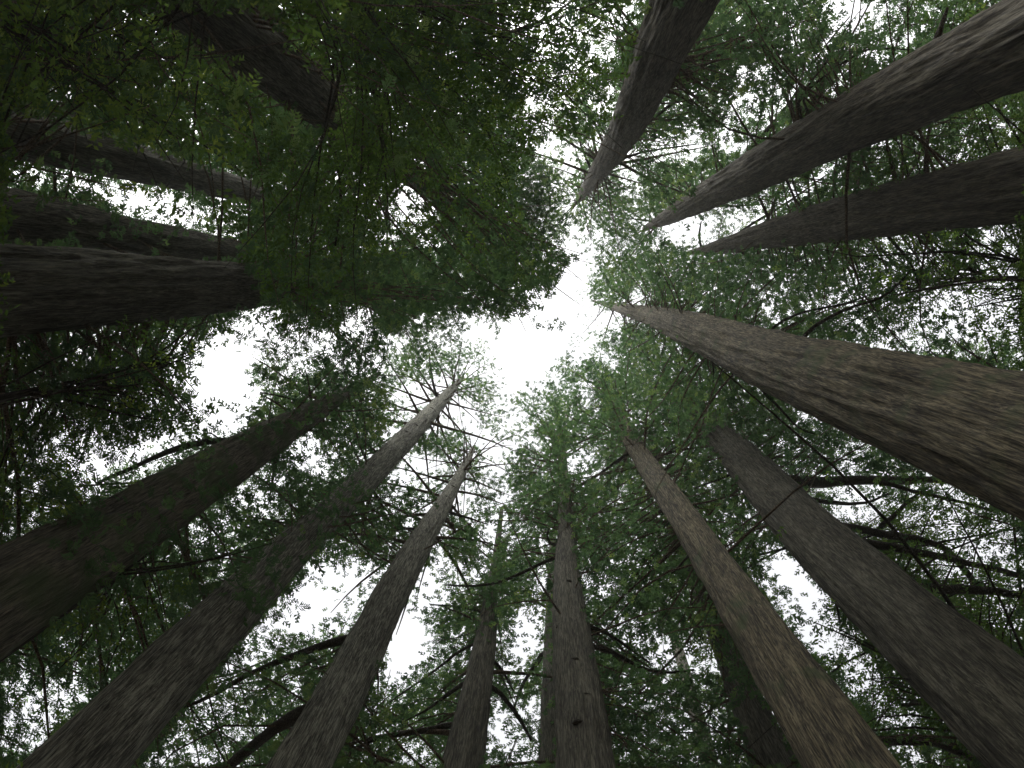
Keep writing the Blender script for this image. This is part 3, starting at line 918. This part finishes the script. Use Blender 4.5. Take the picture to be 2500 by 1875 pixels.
shoots('T9', 50, 3.6, 5.4, 1.5)
shoots('T8', 40, 1.5, 4, 1.4)

# ------------------------------------------------------------------ leaf shapes
def needle_template(n, w, seed):
    r = np.random.default_rng(seed)
    V, Fc = [], []
    def blade(p, d, l, w_):                        # one side shoot: a narrow tapering blade
        d = d / np.linalg.norm(d)
        s = np.array([-d[1], d[0], r.uniform(-0.3, 0.3)])
        b = len(V)
        lift = np.array([0, 0, r.uniform(-0.03, 0.03)])
        V.extend([p - s * w_ * 0.35, p + d * l * 0.5 + s * w_ * 1.1, p + d * l + lift])
        Fc.append((b, b + 1, b + 2))
    for k in range(n):
        f = (k + 0.5) / n
        sg = 1 if k % 2 == 0 else -1
        p = np.array([0.30 * f, 0, -0.05 * f * f])
        blade(p, np.array([0.75, sg * 0.8, r.uniform(-0.3, 0.1)]), (0.17 - 0.09 * f) * r.uniform(0.8, 1.25), w * r.uniform(0.8, 1.2))
    blade(np.array([0.0, 0, 0]), np.array([1.0, 0, -0.12]), 0.36, w * 0.8)
    return np.array(V), np.array(Fc)
def leaf_template(n, l, w, seed):
    r = np.random.default_rng(seed)
    V, Fc = [], []
    for k in range(n):
        f = (k + 0.5) / n
        sg = 1 if k % 2 == 0 else -1
        p = np.array([0.26 * f, r.normal(0, 0.02), r.normal(0, 0.02)])
        d = np.array([0.6, sg * r.uniform(0.5, 1.0), r.uniform(-0.5, 0.2)])
        d /= np.linalg.norm(d)
        s = np.cross(d, [0, 0, 1]) + r.normal(0, 0.3, 3)
        s /= np.linalg.norm(s)
        ll = l * r.uniform(0.75, 1.25)
        b = len(V)
        V.extend([p, p + d * ll * 0.45 + s * w, p + d * ll, p + d * ll * 0.45 - s * w])
        Fc += [(b, b + 1, b + 2), (b, b + 2, b + 3)]
    return np.array(V), np.array(Fc)
TEMPL = {'near': [needle_template(11, 0.027, 40 + s) for s in range(3)], 'far': [needle_template(5, 0.052, 50 + s) for s in range(3)],
         'broad': [leaf_template(6, 0.115, 0.026, 60 + s) for s in range(3)]}

def build_foliage(tr):
    S = np.concatenate(tr.sp, 0)
    Vs, Fs, Ts = [], [], []
    off = 0
    cls = np.where(S[:, 11] < 19, 0, 1)
    var = rng.integers(0, 3, len(S))
    for c in (0, 1):
        for v in range(3):
            m = (var == v) & (cls == c)
            if not m.any():
                continue
            tv, tf = TEMPL['broad' if tr.kind == 'broadleaf' else ('near' if c == 0 else 'far')][v]
            s = S[m]
            A = s[:, 3:6]
            Nn = s[:, 6:9]
            B = np.cross(Nn, A)
            B /= np.linalg.norm(B, axis=1, keepdims=True) + 1e-9
            Nn = np.cross(A, B)
            X = s[:, None, 0:3] + (tv[None, :, 0:1] * A[:, None] + tv[None, :, 1:2] * B[:, None] + tv[None, :, 2:3] * Nn[:, None]) * s[:, None, 9:10]
            Vs.append(X.reshape(-1, 3))
            Fs.append((tf[None] + (np.arange(len(s)) * len(tv))[:, None, None] + off).reshape(-1, 3))
            Ts.append(np.repeat(s[:, 10], len(tv)))
            off += len(s) * len(tv)
    V = np.concatenate(Vs); Q = np.concatenate(Fs); Tt = np.concatenate(Ts)
    mesh_obj("foliage", V, Q, BROAD if tr.kind == 'broadleaf' else NEEDLE, tr.obj, tr.base, tint=Tt, kind="stuff")
    return len(S), len(Q)

# knots and branch scars on the bark
def on_bark(tr, px, py, n, half, rad, sag, name, mat):
    P0 = at_dist(px, py, tr.D)
    c, r_ = axis_at(tr, P0[2])
    d0 = P0 - c
    a0 = math.atan2(-c[1], -c[0])
    off = np.clip((d0[0] * -math.sin(a0) + d0[1] * math.cos(a0)) / max(r_, 0.05), -0.8, 0.8)
    a = a0 + math.asin(off) + np.linspace(-half, half, n)
    k = np.linspace(-1, 1, n)
    path = np.stack([c[0] + np.cos(a) * r_ * 1.0, c[1] + np.sin(a) * r_ * 1.0, P0[2] - sag * (1 - k ** 2)], -1)
    V, Q = tubes(path[None], (rad * np.sqrt(1.02 - k ** 2))[None], 7)
    mesh_obj(name, V, Q, BARK[mat], tr.obj, tr.base, smooth=True)
for px, py, w in [(1408, 1660, 14), (1416, 1822, 17), (1392, 1452, 10), (1366, 1560, 9), (1440, 1745, 9)]:
    tr = byk['T7']
    z = project(at_dist(px, py, tr.D)[None])[2][0]
    on_bark(tr, px, py, 7, 0.22, w * z / F / 2, 0.0, "knot", 'limb')
for px, py, h_ in [(1062, 990, .8), (1072, 983, .7), (1080, 978, .8), (1047, 1012, .6), (1003, 1054, .8), (985, 1075, .5), (1020, 1038, .5)]:
    on_bark(byk['T11'], px, py, 9, h_, 0.03, 0.12, "branch_scar", 'limb')
for px, py, h_ in [(1085, 1228, .8), (1100, 1200, .5), (1112, 1182, .6), (1075, 1245, .5)]:
    on_bark(byk['T10'], px, py, 9, h_, 0.03, 0.12, "branch_scar", 'limb')

tot_s = tot_t = 0
for tr in TREES:
    for path, rad, lab in tr.limbs:
        V, Q = tubes(path[None], rad[None], 9)
        mesh_obj("limb", V, Q, BARK['limb' if tr.kind == 'broadleaf' or tr.bark != 'grey' else 'limb'], tr.obj, tr.base, smooth=True, label=lab)
    if tr.paths:
        paths, prad, nm = np.array(tr.paths), np.array(tr.prad), np.array(tr.named)
        bm = BARK['branch' if tr.kind == 'redwood' else 'limb']
        for q in np.nonzero(nm)[0]:
            V, Q = tubes(paths[q][None], prad[q][None], 5)
            mesh_obj("branch", V, Q, bm, tr.obj, tr.base, smooth=True)
        if (~nm).any():
            V, Q = tubes(paths[~nm], prad[~nm], 4)
            mesh_obj("small_branches", V, Q, bm, tr.obj, tr.base, smooth=True, kind="stuff")
    if tr.sp:
        a, b_ = build_foliage(tr)
        tot_s += a
        tot_t += b_
print("sprays", tot_s, "leaf triangles", tot_t)

# ------------------------------------------------------------------ haze volume added to imitate the lens veil over the canopy
HAZE = 0.00045
if HAZE > 0:
    hm, t, N, L = node_mat("canopy_veil_haze")
    pv_ = N.new("ShaderNodeVolumePrincipled")
    pv_.inputs['Color'].default_value = (0.93, 0.95, 0.95, 1)
    pv_.inputs['Density'].default_value = HAZE
    pv_.inputs['Anisotropy'].default_value = 0.3
    o = N.new("ShaderNodeOutputMaterial")
    L.new(pv_.outputs[0], o.inputs['Volume'])
    hx, z0, z1 = 48.0, -1.4, max(t_.H for t_ in TREES) + 6.0
    V = [(x, y, z) for z in (z0, z1) for y in (-hx, hx) for x in (-hx, hx)]
    Q = [(0, 2, 3, 1), (4, 5, 7, 6), (0, 1, 5, 4), (2, 6, 7, 3), (0, 4, 6, 2), (1, 3, 7, 5)]
    hz = mesh_obj("haze", V, Q, hm, kind="stuff")
    cy.volume_bounces = 1
    cy.volume_step_rate = 10
